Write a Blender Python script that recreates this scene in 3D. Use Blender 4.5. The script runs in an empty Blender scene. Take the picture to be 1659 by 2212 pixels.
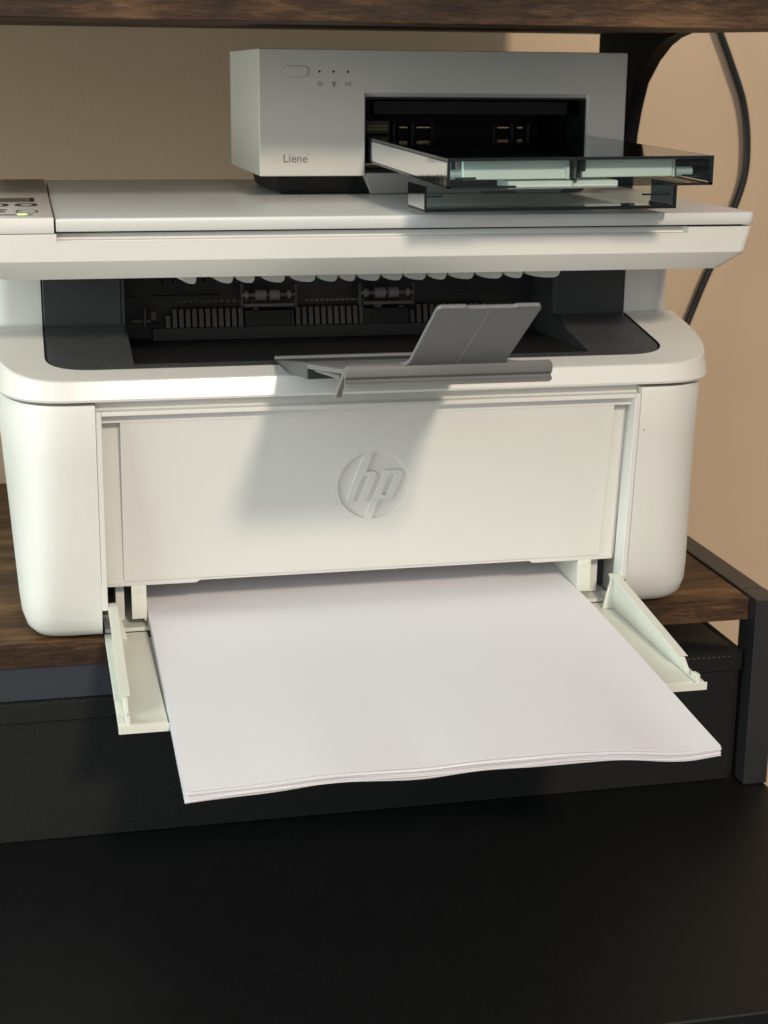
import bpy, bmesh, math, random
from mathutils import Vector, Matrix
random.seed(7)
SC = bpy.context.scene
COL = SC.collection
R = math.radians

# ------------------------------------------------------------ camera
cam_d = bpy.data.cameras.new('camera'); cam = bpy.data.objects.new('camera', cam_d); COL.objects.link(cam)
CR = Vector((0.9764479134, -0.2155660000, 0.0089873256))
CU = Vector((0.0483893206, 0.2594028359, 0.9645561893))
CF = Vector((0.2102568572, 0.9414039879, -0.2637244502))
m = Matrix.Identity(4)
for i in range(3):
    m[i][0] = CR[i]; m[i][1] = CU[i]; m[i][2] = -CF[i]
m.translation = Vector((-0.1558002, -0.7054811, 0.2587069))
cam.matrix_world = m
cam_d.sensor_fit = 'HORIZONTAL'; cam_d.sensor_width = 36.0; cam_d.lens = 36.0 * 3441.333 / 1659.0
cam_d.clip_start = 0.02; cam_d.clip_end = 50
cam_d.dof.use_dof = True; cam_d.dof.focus_distance = 0.70; cam_d.dof.aperture_fstop = 36.0
SC.camera = cam

# ------------------------------------------------------------ world and lamps
W = bpy.data.worlds.new('World'); SC.world = W; W.use_nodes = True
bg = W.node_tree.nodes['Background']
bg.inputs[0].default_value = (0.92, 0.95, 0.96, 1); bg.inputs[1].default_value = 0.24
SC.view_settings.view_transform = 'Standard'; SC.view_settings.look = 'None'
SC.view_settings.exposure = 0.0; SC.view_settings.gamma = 1.0

def area(name, loc, target, size, size_y, power, color, shape='RECTANGLE'):
    d = bpy.data.lights.new(name, 'AREA'); d.shape = shape; d.size = size
    if shape in ('RECTANGLE', 'ELLIPSE'): d.size_y = size_y
    d.energy = power; d.color = color
    o = bpy.data.objects.new(name, d); COL.objects.link(o); o.location = loc
    o.rotation_euler = (Vector(target) - Vector(loc)).to_track_quat('-Z', 'Y').to_euler()
    return o
# warm ceiling lamp up and in front, a little to the right (throws the shadow of the output arm)
area('ceiling_lamp', (0.44, -3.70, 2.27), (0, 0, 0.1), 0.40, 0.40, 100, (1.0, 0.86, 0.68), 'DISK')
# window to the left of the desk
area('window_light', (-1.35, -0.22, 0.30), (0, 0.0, 0.1), 0.8, 0.9, 17.5, (0.88, 1.0, 0.94))
# soft daylight of the room behind the viewer
area('room_light', (-0.9, -2.2, 1.05), (0, 0, 0.1), 1.8, 1.4, 15.5, (0.96, 0.97, 1.0))

# ------------------------------------------------------------ materials
def mat(name, col, rough=0.5, metal=0.0, spec=0.5, noise=None, bump=None, coat=0.0):
    """noise=(scale, amount[, stretch]) varies colour; bump=(scale, strength)"""
    M = bpy.data.materials.new(name); M.use_nodes = True; t = M.node_tree; n = t.nodes; L = t.links
    b = n['Principled BSDF']
    b.inputs['Base Color'].default_value = (*col, 1); b.inputs['Roughness'].default_value = rough
    b.inputs['Metallic'].default_value = metal; b.inputs['Specular IOR Level'].default_value = spec
    b.inputs['Coat Weight'].default_value = coat; b.inputs['Coat Roughness'].default_value = 0.08
    tc = n.new('ShaderNodeTexCoord')
    if noise:
        mp = n.new('ShaderNodeMapping'); L.new(tc.outputs['Object'], mp.inputs[0])
        if len(noise) > 2: mp.inputs['Scale'].default_value = noise[2]
        ns = n.new('ShaderNodeTexNoise'); ns.inputs['Scale'].default_value = noise[0]; ns.inputs['Detail'].default_value = 6
        L.new(mp.outputs[0], ns.inputs[0])
        cr = n.new('ShaderNodeValToRGB'); a = noise[1]
        cr.color_ramp.elements[0].position = 0.3; cr.color_ramp.elements[1].position = 0.7
        cr.color_ramp.elements[0].color = (*[c * (1 - a) for c in col], 1)
        cr.color_ramp.elements[1].color = (*[min(1, c * (1 + a)) for c in col], 1)
        L.new(ns.outputs[0], cr.inputs[0]); L.new(cr.outputs[0], b.inputs['Base Color'])
    if bump:
        nb = n.new('ShaderNodeTexNoise'); nb.inputs['Scale'].default_value = bump[0]; nb.inputs['Detail'].default_value = 3
        L.new(tc.outputs['Object'], nb.inputs[0])
        bm_ = n.new('ShaderNodeBump'); bm_.inputs['Strength'].default_value = bump[1]; bm_.inputs['Distance'].default_value = 0.0004
        L.new(nb.outputs[0], bm_.inputs['Height']); L.new(bm_.outputs[0], b.inputs['Normal'])
    return M

def specks(M, scale, r, col=(.18, .15, .11), rv=.18):
    t = M.node_tree; n = t.nodes; L = t.links; b = n['Principled BSDF']; tc = n['Texture Coordinate']
    v = n.new('ShaderNodeTexVoronoi'); v.inputs['Scale'].default_value = scale; L.new(tc.outputs['Object'], v.inputs[0])
    m1 = n.new('ShaderNodeMapRange'); m1.inputs[1].default_value = r * scale; m1.inputs[2].default_value = r * scale * .5; L.new(v.outputs['Distance'], m1.inputs[0])
    ns = n.new('ShaderNodeTexNoise'); ns.inputs['Scale'].default_value = 23; L.new(tc.outputs['Object'], ns.inputs[0])
    mr = n.new('ShaderNodeMapRange'); mr.inputs[1].default_value = .35; mr.inputs[2].default_value = .65; mr.inputs[3].default_value = b.inputs['Roughness'].default_value * (1 - rv); mr.inputs[4].default_value = b.inputs['Roughness'].default_value * (1 + rv)
    L.new(ns.outputs[0], mr.inputs[0]); L.new(mr.outputs[0], b.inputs['Roughness'])
    mx = n.new('ShaderNodeMix'); mx.data_type = 'RGBA'; L.new(m1.outputs[0], mx.inputs[0]); L.new(b.inputs['Base Color'].links[0].from_socket, mx.inputs[6]); mx.inputs[7].default_value = (*col, 1)
    L.new(mx.outputs[2], b.inputs['Base Color'])

def dusty(name, col, dust, scale, thr, rough):
    M = mat(name, col, rough, noise=(60, .12), bump=(2500, .25)); t = M.node_tree; n = t.nodes; L = t.links
    b = n['Principled BSDF']; prev = b.inputs['Base Color'].links[0].from_socket
    tc = n['Texture Coordinate']
    v = n.new('ShaderNodeTexVoronoi'); v.inputs['Scale'].default_value = scale; L.new(tc.outputs['Object'], v.inputs[0])
    m1 = n.new('ShaderNodeMapRange'); m1.inputs[1].default_value = thr; m1.inputs[2].default_value = thr * .35
    L.new(v.outputs['Distance'], m1.inputs[0])
    ns = n.new('ShaderNodeTexNoise'); ns.inputs['Scale'].default_value = 35; ns.inputs['Detail'].default_value = 4; L.new(tc.outputs['Object'], ns.inputs[0])
    m2 = n.new('ShaderNodeMapRange'); m2.inputs[1].default_value = .45; m2.inputs[2].default_value = .68; L.new(ns.outputs[0], m2.inputs[0])
    mu = n.new('ShaderNodeMath'); mu.operation = 'MULTIPLY'; L.new(m1.outputs[0], mu.inputs[0]); L.new(m2.outputs[0], mu.inputs[1])
    mx = n.new('ShaderNodeMix'); mx.data_type = 'RGBA'; L.new(mu.outputs[0], mx.inputs[0]); L.new(prev, mx.inputs[6]); mx.inputs[7].default_value = (*dust, 1)
    L.new(mx.outputs[2], b.inputs['Base Color'])
    return M

def wood(name, dark, mid, light, rough, grain=(5, 60, 60)):
    M = bpy.data.materials.new(name); M.use_nodes = True; t = M.node_tree; n = t.nodes; L = t.links; b = n['Principled BSDF']
    tc = n.new('ShaderNodeTexCoord'); mp = n.new('ShaderNodeMapping'); mp.inputs['Scale'].default_value = grain; L.new(tc.outputs['Object'], mp.inputs[0])
    a = n.new('ShaderNodeTexNoise'); a.inputs['Scale'].default_value = 3.2; a.inputs['Detail'].default_value = 15; a.inputs['Roughness'].default_value = .80; a.inputs['Distortion'].default_value = .25
    L.new(mp.outputs[0], a.inputs[0])
    mp2 = n.new('ShaderNodeMapping'); mp2.inputs['Scale'].default_value = (2.2, 9, 9); L.new(tc.outputs['Object'], mp2.inputs[0])
    c = n.new('ShaderNodeTexNoise'); c.inputs['Scale'].default_value = 5; c.inputs['Detail'].default_value = 4; L.new(mp2.outputs[0], c.inputs[0])
    ad = n.new('ShaderNodeMath'); ad.operation = 'MULTIPLY_ADD'; ad.inputs[1].default_value = .45; L.new(c.outputs[0], ad.inputs[0])
    m3 = n.new('ShaderNodeMath'); m3.operation = 'MULTIPLY'; m3.inputs[1].default_value = .6; L.new(a.outputs[0], m3.inputs[0]); L.new(m3.outputs[0], ad.inputs[2])
    cr = n.new('ShaderNodeValToRGB'); e = cr.color_ramp.elements
    e[0].position = .40; e[0].color = (*dark, 1); e[1].position = .66; e[1].color = (*light, 1)
    k = e.new(.52); k.color = (*mid, 1)
    L.new(ad.outputs[0], cr.inputs[0]); L.new(cr.outputs[0], b.inputs['Base Color'])
    b.inputs['Roughness'].default_value = rough; b.inputs['Specular IOR Level'].default_value = .3
    bu = n.new('ShaderNodeBump'); bu.inputs['Strength'].default_value = .35; bu.inputs['Distance'].default_value = .0006
    L.new(a.outputs[0], bu.inputs['Height']); L.new(bu.outputs[0], b.inputs['Normal'])
    return M

def weave(name, col, rough):
    M = bpy.data.materials.new(name); M.use_nodes = True; t = M.node_tree; n = t.nodes; L = t.links; b = n['Principled BSDF']
    b.inputs['Base Color'].default_value = (*col, 1); b.inputs['Roughness'].default_value = rough
    tc = n.new('ShaderNodeTexCoord'); fs = []
    for rot in (R(45), R(-45)):
        mp = n.new('ShaderNodeMapping'); mp.inputs['Rotation'].default_value = (0, rot, 0); L.new(tc.outputs['Object'], mp.inputs[0])
        w = n.new('ShaderNodeTexWave'); w.bands_direction = 'X'; w.inputs['Scale'].default_value = 290; w.inputs['Distortion'].default_value = .15; L.new(mp.outputs[0], w.inputs[0]); fs.append(w)
    ad = n.new('ShaderNodeMath'); ad.operation = 'MULTIPLY'; L.new(fs[0].outputs['Fac'], ad.inputs[0]); L.new(fs[1].outputs['Fac'], ad.inputs[1])
    bu = n.new('ShaderNodeBump'); bu.inputs['Strength'].default_value = .9; bu.inputs['Distance'].default_value = .0004
    L.new(ad.outputs[0], bu.inputs['Height']); L.new(bu.outputs[0], b.inputs['Normal'])
    cr = n.new('ShaderNodeValToRGB'); cr.color_ramp.elements[0].color = (*[c * .45 for c in col], 1); cr.color_ramp.elements[1].color = (*[c * 2.4 for c in col], 1)
    L.new(ad.outputs[0], cr.inputs[0]); L.new(cr.outputs[0], b.inputs['Base Color'])
    return M

def clear(name, tint, gloss_rough=.05, ior=1.5):
    M = bpy.data.materials.new(name); M.use_nodes = True; t = M.node_tree; n = t.nodes; L = t.links
    n.remove(n['Principled BSDF']); out = n['Material Output']
    tr = n.new('ShaderNodeBsdfTransparent'); tr.inputs[0].default_value = (*tint, 1)
    gl = n.new('ShaderNodeBsdfGlossy'); gl.inputs['Roughness'].default_value = gloss_rough; gl.inputs[0].default_value = (.9, .93, .95, 1)
    fr = n.new('ShaderNodeFresnel'); fr.inputs[0].default_value = ior
    tc = n.new('ShaderNodeTexCoord'); nb = n.new('ShaderNodeTexNoise'); nb.inputs['Scale'].default_value = 260; L.new(tc.outputs['Object'], nb.inputs[0])
    bu = n.new('ShaderNodeBump'); bu.inputs['Strength'].default_value = .12; bu.inputs['Distance'].default_value = .0003; L.new(nb.outputs[0], bu.inputs['Height'])
    L.new(bu.outputs[0], gl.inputs['Normal'])
    mx = n.new('ShaderNodeMixShader'); L.new(fr.outputs[0], mx.inputs[0]); L.new(tr.outputs[0], mx.inputs[1]); L.new(gl.outputs[0], mx.inputs[2])
    L.new(mx.outputs[0], out.inputs[0])
    return M

def emit(name, col, s):
    M = bpy.data.materials.new(name); M.use_nodes = True; b = M.node_tree.nodes['Principled BSDF']
    b.inputs['Base Color'].default_value = (*col, 1); b.inputs['Emission Color'].default_value = (*col, 1); b.inputs['Emission Strength'].default_value = s
    return M

WHITE = mat('white_plastic', (.74, .735, .70), .42, noise=(9, .012), bump=(2000, .42))
GLOSSW = mat('glossy_white_plastic', (.76, .75, .715), .24, noise=(9, .012), bump=(700, .03))
LIDW = mat('lid_plastic', (.70, .705, .69), .30, noise=(5, .006), bump=(2600, .15))
DOORW = mat('door_plastic', (.72, .715, .68), .38, noise=(9, .015), bump=(2200, .3))
INWHITE = mat('tray_plastic', (.76, .775, .70), .40, noise=(40, .03), bump=(900, .12))
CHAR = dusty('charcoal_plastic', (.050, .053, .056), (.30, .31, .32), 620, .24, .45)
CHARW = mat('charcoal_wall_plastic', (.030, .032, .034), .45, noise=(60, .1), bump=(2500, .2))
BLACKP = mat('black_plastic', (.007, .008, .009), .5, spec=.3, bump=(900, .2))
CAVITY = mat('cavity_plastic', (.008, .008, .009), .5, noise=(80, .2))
RIBM = mat('rib_plastic', (.085, .070, .066), .45)
CLIPM = mat('clip_plastic', (.034, .030, .029), .4)
ROLL = mat('roller_rubber', (.20, .188, .172), .55)
ARM = mat('slate_plastic', (.170, .173, .175), .36, noise=(30, .05), bump=(2200, .35))
ARMD = mat('dark_slate_plastic', (.036, .040, .043), .45, bump=(1200, .1))
PAPER = mat('paper', (.83, .82, .865), .75, spec=.2, noise=(45, .004), bump=(1800, .15))
WOODT = wood('walnut_board', (.018, .009, .005), (.095, .047, .020), (.27, .150, .062), .5, (8, 90, 90))
WOODE = wood('walnut_edge', (.010, .005, .003), (.048, .024, .012), (.165, .088, .042), .65, (16, 120, 120))
STEEL = mat('black_steel', (.026, .026, .028), .36, noise=(50, .1), bump=(1500, .25))
STEELP = mat('black_steel_panel', (.0035, .0035, .005), .7, spec=.25, bump=(1500, .2))
DESKM = dusty('black_desk_top', (.0040, .0045, .0050), (.060, .064, .066), 420, .14, .50); DESKM.node_tree.nodes['Principled BSDF'].inputs['Specular IOR Level'].default_value = .35
FAB = weave('black_fabric', (.0045, .0047, .0050), .85)
FABLID = mat('smooth_black_lining', (.006, .006, .007), .6, bump=(300, .05))
WALLM = mat('tan_paint', (.63, .470, .330), .8, spec=.15, noise=(7, .04), bump=(1100, .7))
specks(WHITE, 26, .00055); specks(LIDW, 26, .00055, rv=.04)
specks(DOORW, 22, .00045, (.40, .36, .28)); specks(INWHITE, 60, .00050, (.45, .40, .30))
GREYW = mat('silver_white_plastic', (.58, .56, .52), .38, noise=(9, .012), bump=(2500, .3))
SIDEW = GREYW
ICON = mat('grey_print', (.20, .20, .19), .6)
TXT = mat('dark_print', (.17, .165, .155), .6)
HOLE = mat('led_hole', (.02, .02, .02), .5)
GOLD = mat('copper_contact', (.75, .50, .30), .25, metal=1.0)
YEL = mat('yellow_print', (.30, .22, .03), .6)
SMOKE = clear('smoked_clear_plastic', (.87, .92, .91), .04, 1.45)
SMOKES = clear('smoked_clear_side', (.80, .90, .88), .06, 1.18)
SMOKETOP = clear('smoked_clear_lid', (.70, .73, .74), .03, 1.6)
DARKE = mat('dark_part_and_reflection', (.008, .013, .014), .12, spec=.6)  # small dark parts, and edge bars imitating internal reflection
MINTD = mat('deep_mint_plastic', (.27, .41, .39), .4, noise=(60, .03))
MINT = mat('pale_mint_plastic', (.68, .76, .72), .35, noise=(60, .03))
LCD = mat('lcd_window', (.085, .085, .075), .25)
KEYL = mat('key_print', (.07, .075, .075), .5)
LED = emit('green_led', (.62, .95, .25), 1.1)
CABLE = mat('cable_rubber', (.010, .012, .012), .35)

# ------------------------------------------------------------ mesh helpers
class MB:
    def __init__(s): s.v = []; s.f = []
    def quad(s, pts):
        b = len(s.v); s.v += [tuple(p) for p in pts]; s.f.append(tuple(range(b, b + len(pts)))); return s
    def box(s, x0, x1, y0, y1, z0, z1):
        b = len(s.v)
        s.v += [(x, y, z) for z in (z0, z1) for y in (y0, y1) for x in (x0, x1)]
        for q in ((0, 2, 3, 1), (4, 5, 7, 6), (0, 1, 5, 4), (2, 6, 7, 3), (0, 4, 6, 2), (1, 3, 7, 5)): s.f.append(tuple(b + i for i in q))
        return s
    def hexa(s, p):   # 8 points: bottom loop 0-3, top loop 4-7
        b = len(s.v); s.v += [tuple(q) for q in p]
        for q in ((3, 2, 1, 0), (4, 5, 6, 7), (0, 1, 5, 4), (1, 2, 6, 5), (2, 3, 7, 6), (3, 0, 4, 7)): s.f.append(tuple(b + i for i in q))
        return s
    def loft(s, loops, cap0=True, cap1=True, closed=True):
        b = len(s.v); n = len(loops[0])
        for l in loops: s.v += [tuple(p) for p in l]
        for k in range(len(loops) - 1):
            for i in range(n if closed else n - 1):
                j = (i + 1) % n
                s.f.append((b + k * n + i, b + k * n + j, b + (k + 1) * n + j, b + (k + 1) * n + i))
        if cap0: s.f.append(tuple(b + i for i in reversed(range(n))))
        if cap1: s.f.append(tuple(b + (len(loops) - 1) * n + i for i in range(n)))
        return s
    def prism(s, poly, a, b_):      # extrude a 3-D polygon by vector: poly + a .. poly + b_
        return s.loft([[Vector(p) + Vector(a) for p in poly], [Vector(p) + Vector(b_) for p in poly]])
    def tube(s, pts, r, n=10):
        loops = []
        for i, p in enumerate(pts):
            p = Vector(p); d = (Vector(pts[min(i + 1, len(pts) - 1)]) - Vector(pts[max(i - 1, 0)])).normalized()
            u = d.cross(Vector((0, 1, .13))).normalized() if abs(d.y) < .95 else d.cross(Vector((0, 0, 1))).normalized()
            w = d.cross(u)
            loops.append([p + r * (math.cos(2 * math.pi * k / n) * u + math.sin(2 * math.pi * k / n) * w) for k in range(n)])
        return s.loft(loops)
    def build(s, name, m, parent=None, bevel=0, seg=2, smooth=35, kind=None, label=None):
        me = bpy.data.meshes.new(name); me.from_pydata(s.v, [], s.f); me.update()
        bm = bmesh.new(); bm.from_mesh(me); bmesh.ops.recalc_face_normals(bm, faces=bm.faces); bm.to_mesh(me); bm.free()
        for pl in me.polygons: pl.use_smooth = True
        me.set_sharp_from_angle(angle=R(smooth))
        me.materials.append(m)
        o = bpy.data.objects.new(name, me); COL.objects.link(o)
        if parent: attach(o, parent)
        if bevel:
            bv = o.modifiers.new('bevel', 'BEVEL'); bv.width = bevel; bv.segments = seg; bv.limit_method = 'ANGLE'; bv.angle_limit = R(30); bv.harden_normals = True
        if kind: o['kind'] = kind
        if label: o['label'] = label
        return o

def attach(o, parent):
    o.parent = parent
    bpy.context.view_layer.update()
    o.matrix_parent_inverse = parent.matrix_world.inverted()

def thing(name, label, cat, loc=(0, 0, 0), group=None):
    o = bpy.data.objects.new(name, None); COL.objects.link(o); o.location = loc; o['label'] = label; o['category'] = cat
    o.empty_display_size = .02
    if group: o['group'] = group
    bpy.context.view_layer.update()
    return o

def outline(hx, yf, yb, rx, ry, n=12, e=2.5):
    """closed loop seen from above, front corners elliptical; goes left back -> front -> right back"""
    p = [(-hx, yb)]
    for i in range(n + 1):
        a = math.pi / 2 * i / n
        p.append((-hx + rx - rx * abs(math.cos(a)) ** (2 / e), yf + ry - ry * abs(math.sin(a)) ** (2 / e)))
    for i in range(n + 1):
        a = math.pi / 2 * (1 - i / n)
        p.append((hx - rx + rx * abs(math.cos(a)) ** (2 / e), yf + ry - ry * abs(math.sin(a)) ** (2 / e)))
    p.append((hx, yb))
    return p

# ------------------------------------------------------------ setting: the wall
w = MB().box(-3, 3, .42, .52, -.85, 1.9).build('wall', WALLM); w['kind'] = 'structure'
f_ = MB().box(-3, 3, -3, .42, -.90, -.85).build('floor', mat('floor_carpet', (.16, .13, .10), .9, bump=(300, .8))); f_['kind'] = 'structure'

# ------------------------------------------------------------ desk and its shelves
ZD = -.1029
desk = thing('desk', 'black desk top with a fine grain under the fabric bin and shelf post', 'desk', (0, 0, ZD))
MB().box(-.95, .2145, -.187, .40, ZD - .022, ZD).build('desk_top', DESKM, desk, bevel=.0015)
for x in (-.93, .19):
    for y in (-.17, .37): MB().box(x - .015, x + .015, y - .015, y + .015, -.85, ZD - .022).build('leg', STEEL, desk)

rack = thing('shelf_rack', 'two-tier walnut-look shelf rack with black steel frame standing on the black desk', 'shelf', (0, .18, ZD))
b = MB().box(-.70, .2010, .0213, .335, -.0125, -.0004).build('lower_board', WOODT, rack, bevel=.0006)
# upper board: underside climbs a little to the rear
MB().hexa([(-.70, -.0030, .2808), (.2190, -.0030, .2808), (.2190, .335, .2868), (-.70, .335, .2868),
           (-.70, -.0030, .2965), (.2190, -.0030, .2965), (.2190, .335, .3015), (-.70, .335, .3015)]).build('upper_board', WOODE, rack, bevel=.0006)
MB().box(-.70, .2010, .0204, .0212, -.0123, -.0006).build('edge_band', WOODE, rack)
MB().box(-.70, -.095, .0225, .0350, -.0300, -.0127).build('cross_bar', mat('blue_black_steel', (.036, .040, .054), .42, bump=(900, .2)), rack, bevel=.0006)
MB().box(.2014, .2145, .0314, .335, -.0125, .0007).build('side_rail', STEEL, rack, bevel=.0008)
for nm, y0, y1 in (('post', .0120, .0310), ('post', .3353, .350)):
    MB().box(.2012, .2146, y0, y1, ZD + .0005, .0008).build(nm, STEEL, rack, bevel=.0006)
    MB().box(-.6998, -.6868, y0, y1, ZD + .0005, -.0128).build(nm, STEEL, rack, bevel=.0008)
prof = [(.3062, -.0125), (.3062, .2862), (.150, .2845)]
curve = [(.1758, .2840), (.1925, .2815), (.206, .2775), (.2229, .2690), (.2399, .256), (.2485, .2400), (.2535, .2254), (.2570, .2050), (.2590, .17), (.26, .12), (.26, .06), (.26, -.0125)]
poly = [(.2090, y, z) for y, z in prof + curve]
MB().prism(poly, (0, 0, 0), (.009, 0, 0)).build('side_bracket', STEELP, rack, bevel=.0006)
MB().prism([(-.70, y, z) for y, z in prof + curve], (0, 0, 0), (.009, 0, 0)).build('side_bracket', STEELP, rack, bevel=.0006)
MB().box(-.70, .188, .318, .332, .3020, .56).build('shade_board', WOODE, rack, bevel=.0006)  # unseen board, added to keep the lamp off the left wall

# ------------------------------------------------------------ black fabric bin on the desk, under the lower board
binr = thing('storage_bin', 'black woven fabric storage bin on the desk beneath the lower shelf board', 'bin', (0, .18, ZD))
XR = .2006; YB = .0215
def binloop(z, gx=0.0, gy=0.0):
    p = []
    for x, y in outline(.33, YB + gy, .30, .0060, .0060, 5): p.append((x - (.33 - XR) + gx * (1 if x > 0 else -1), y, z))
    return p
MB().loft([binloop(ZD + .0006, -.003), binloop(ZD + .004, 0), binloop(-.0560), binloop(-.0405)], True, True).build('fabric_body', FAB, binr)
MB().loft([binloop(-.0405, .0005, -.0007), binloop(-.040, .0008, -.0014), binloop(-.0310, .0008, -.0014), binloop(-.0305, .0004, -.0008)]).build('rim_band', FAB, binr)
mb = MB()
mb.loft([binloop(-.0302, -.004, .006), binloop(-.0296, -.005, .008)])
mb.build('lid_panel', FABLID, binr, bevel=.0005)
mb = MB(); nst = 240
for i in range(nst):
    x = -.40 + i * .0028
    if x > .192: break
    if x < .08: continue
    mb.box(x, x + .0014, YB - .0020, YB - .0012, -.0322, -.0317)
mb.build('stitching', mat('stitch_thread', (.06, .06, .06), .8), binr)

# ------------------------------------------------------------ laser printer
PR = thing('laser_printer', 'white multifunction laser printer with open paper tray, standing on the lower shelf board', 'printer', (0, .13, 0))
YBK = .255
# (z, half width, front y)
LV = [(.0015, .1605, .0226), (.0024, .1630, .0206), (.0060, .1662, .0176), (.0120, .1682, .0152), (.020, .1691, .0138), (.035, .1702, .0120), (.060, .1720, .0100), (.090, .1742, .0076), (.1130, .1760, .0056), (.1152, .1757, .0064)]
# the outline of one side cheek, front corner tighter near the foot
def half_outline(hx, yf, z):
    k = (z / .1152) ** .8
    o_ = outline(hx, yf, YBK, (.0150 + .0230 * k), .017 + .067 * k, 12, 2.7)
    return o_[:14]
def side(sg):
    loops = []
    for z, hx, yf in LV:
        h = half_outline(hx - (.0012 if sg < 0 else 0), yf, z)
        h = [(min(x, -.1302), y) for x, y in h]
        pts = [(x, y, z) for x, y in h] + [(-.130, yf, z), (-.130, YBK, z)]
        if sg > 0: pts = [(-x, y, zz) for x, y, zz in pts]
        loops.append(pts)
    return MB().loft(loops)
side(-1).build('side_panel', WHITE, PR, smooth=40)
side(1).build('side_panel', WHITE, PR, smooth=40)

def yfr(z):      # plane of the door frame: follows the body front
    return .0060 + (.1120 - z) * (.0135 - .0060) / (.1120 - .0158)
# frame strips
def vstrip(sg):
    p = []
    for z in (.0158, .1122):
        y = yfr(z)
        p += [(sg * .1299, y, z), (sg * .1272, y, z), (sg * .1272, y + .012, z), (sg * .1299, y + .012, z)]
    return MB().hexa(p)
vstrip(-1).build('door_frame', WHITE, PR, bevel=.0004); vstrip(1).build('door_frame', WHITE, PR, bevel=.0004)
y = yfr(.111)
MB().box(-.12718, .12718, y, y + .012, .1101, .1122).build('door_frame', WHITE, PR, bevel=.0004)
# recessed band round the door panel
p = []
for z, y in ((.0245, .0262), (.1110, .0172)):
    p += [(-.1274, y, z), (.1274, y, z), (.1274, y + .003, z), (-.1274, y + .003, z)]
MB().hexa(p).build('recess_panel', DOORW, PR)

MB().box(-.1297, .1297, .0118, .0145, .1060, .1167).build('frame_header', WHITE, PR)
# the front door with the round emblem, built in its own plane (s along the slope, t out of it)
DB = Vector((0, .0250, .0262)); DT = Vector((0, .0118, .1094)); DS = (DT - DB).normalized(); DL = (DT - DB).length
DX = Vector((1, 0, 0)); DN = DX.cross(DS)    # points to -Y
def dpt(x, s, t): return DB + DX * x + DS * s + DN * t
def filled(polys, depth, bev=0.0):
    cu = bpy.data.curves.new('c', 'CURVE'); cu.dimensions = '2D'; cu.fill_mode = 'BOTH'; cu.extrude = depth; cu.bevel_depth = bev; cu.bevel_resolution = 1
    for pl in polys:
        sp = cu.splines.new('POLY'); sp.points.add(len(pl) - 1); sp.use_cyclic_u = True
        for i, (a_, b_) in enumerate(pl): sp.points[i].co = (a_, b_, 0, 1)
    o = bpy.data.objects.new('c', cu); COL.objects.link(o)
    bpy.context.view_layer.update()
    me = bpy.data.meshes.new_from_object(o.evaluated_get(bpy.context.evaluated_depsgraph_get()))
    bpy.data.objects.remove(o)
    return me
def place_mesh(me, name, mt, parent, origin, ex, ey, smooth=30):
    ez = ex.cross(ey)
    M = Matrix.Identity(4)
    for i in range(3): M[i][0] = ex[i]; M[i][1] = ey[i]; M[i][2] = ez[i]; M[i][3] = origin[i]
    me.transform(M); me.materials.clear(); me.materials.append(mt)
    for pl in me.polygons: pl.use_smooth = True
    me.set_sharp_from_angle(angle=R(smooth))
    o = bpy.data.objects.new(name, me); COL.objects.link(o)
    if parent: attach(o, parent)
    return o
EC = (767., 735.); ER = 389.; LR = .0175; CS = .0440; CX = .0006
def E_(x, y): return (CX + (x - EC[0]) / ER * LR, CS + (EC[1] - y) / ER * LR)
def arc(a0, a1, n):
    return [(CX + LR * math.cos(R(a0 + (a1 - a0) * i / n)), CS + LR * math.sin(R(a0 + (a1 - a0) * i / n))) for i in range(n + 1)]
def ang(x, y): return math.degrees(math.atan2(EC[1] - y, x - EC[0]))
a1, a2 = ang(662, 380), ang(676, 1113) + 360
a3, a4 = ang(760, 1120), ang(748, 352)
letters = arc(a1, a2, 44) + [E_(*q) for q in [(880, 574), (1030, 570), (1062, 576), (1080, 600), (1078, 632), (985, 872), (966, 896), (940, 904), (828, 906)]] \
    + arc(a3, a4, 44) + [E_(*q) for q in [(680, 580), (752, 576), (786, 590), (796, 622), (790, 652), (692, 914), (608, 914), (706, 652), (708, 634), (694, 628), (652, 628), (640, 640), (546, 918), (465, 920)]]
counter = [E_(*q) for q in [(934, 618), (1004, 620), (912, 856), (862, 856), (858, 848)]]
rect = [(-.1187, 0), (.1187, 0), (.1187, DL - .0022), (.1120, DL - .0022), (.1120, DL), (-.1187, DL)]
me = filled([rect, letters, counter], .00028, .00012)
door = place_mesh(me, 'front_door', DOORW, PR, dpt(0, 0, -.0003), DX, DS)
MB().hexa([dpt(-.1184, .0003, -.0045), dpt(.1184, .0003, -.0045), dpt(.1184, .0003, -.00075), dpt(-.1184, .0003, -.00075),
           dpt(-.1184, DL - .0024, -.0045), dpt(.1184, DL - .0024, -.0045), dpt(.1184, DL - .0024, -.00075), dpt(-.1184, DL - .0024, -.00075)]).build('emblem_recess', DOORW, door)
# lips under the door
for sg in (-1, 1):
    MB().hexa([(sg * .0845, .0262, .0232), (sg * .1270, .0262, .0232), (sg * .1270, .034, .0232), (sg * .0845, .034, .0232),
               (sg * .0800, .0255, .0262), (sg * .1270, .0255, .0262), (sg * .1270, .034, .0262), (sg * .0800, .034, .0262)]).build('door_lip', WHITE, PR, bevel=.0004)
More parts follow.
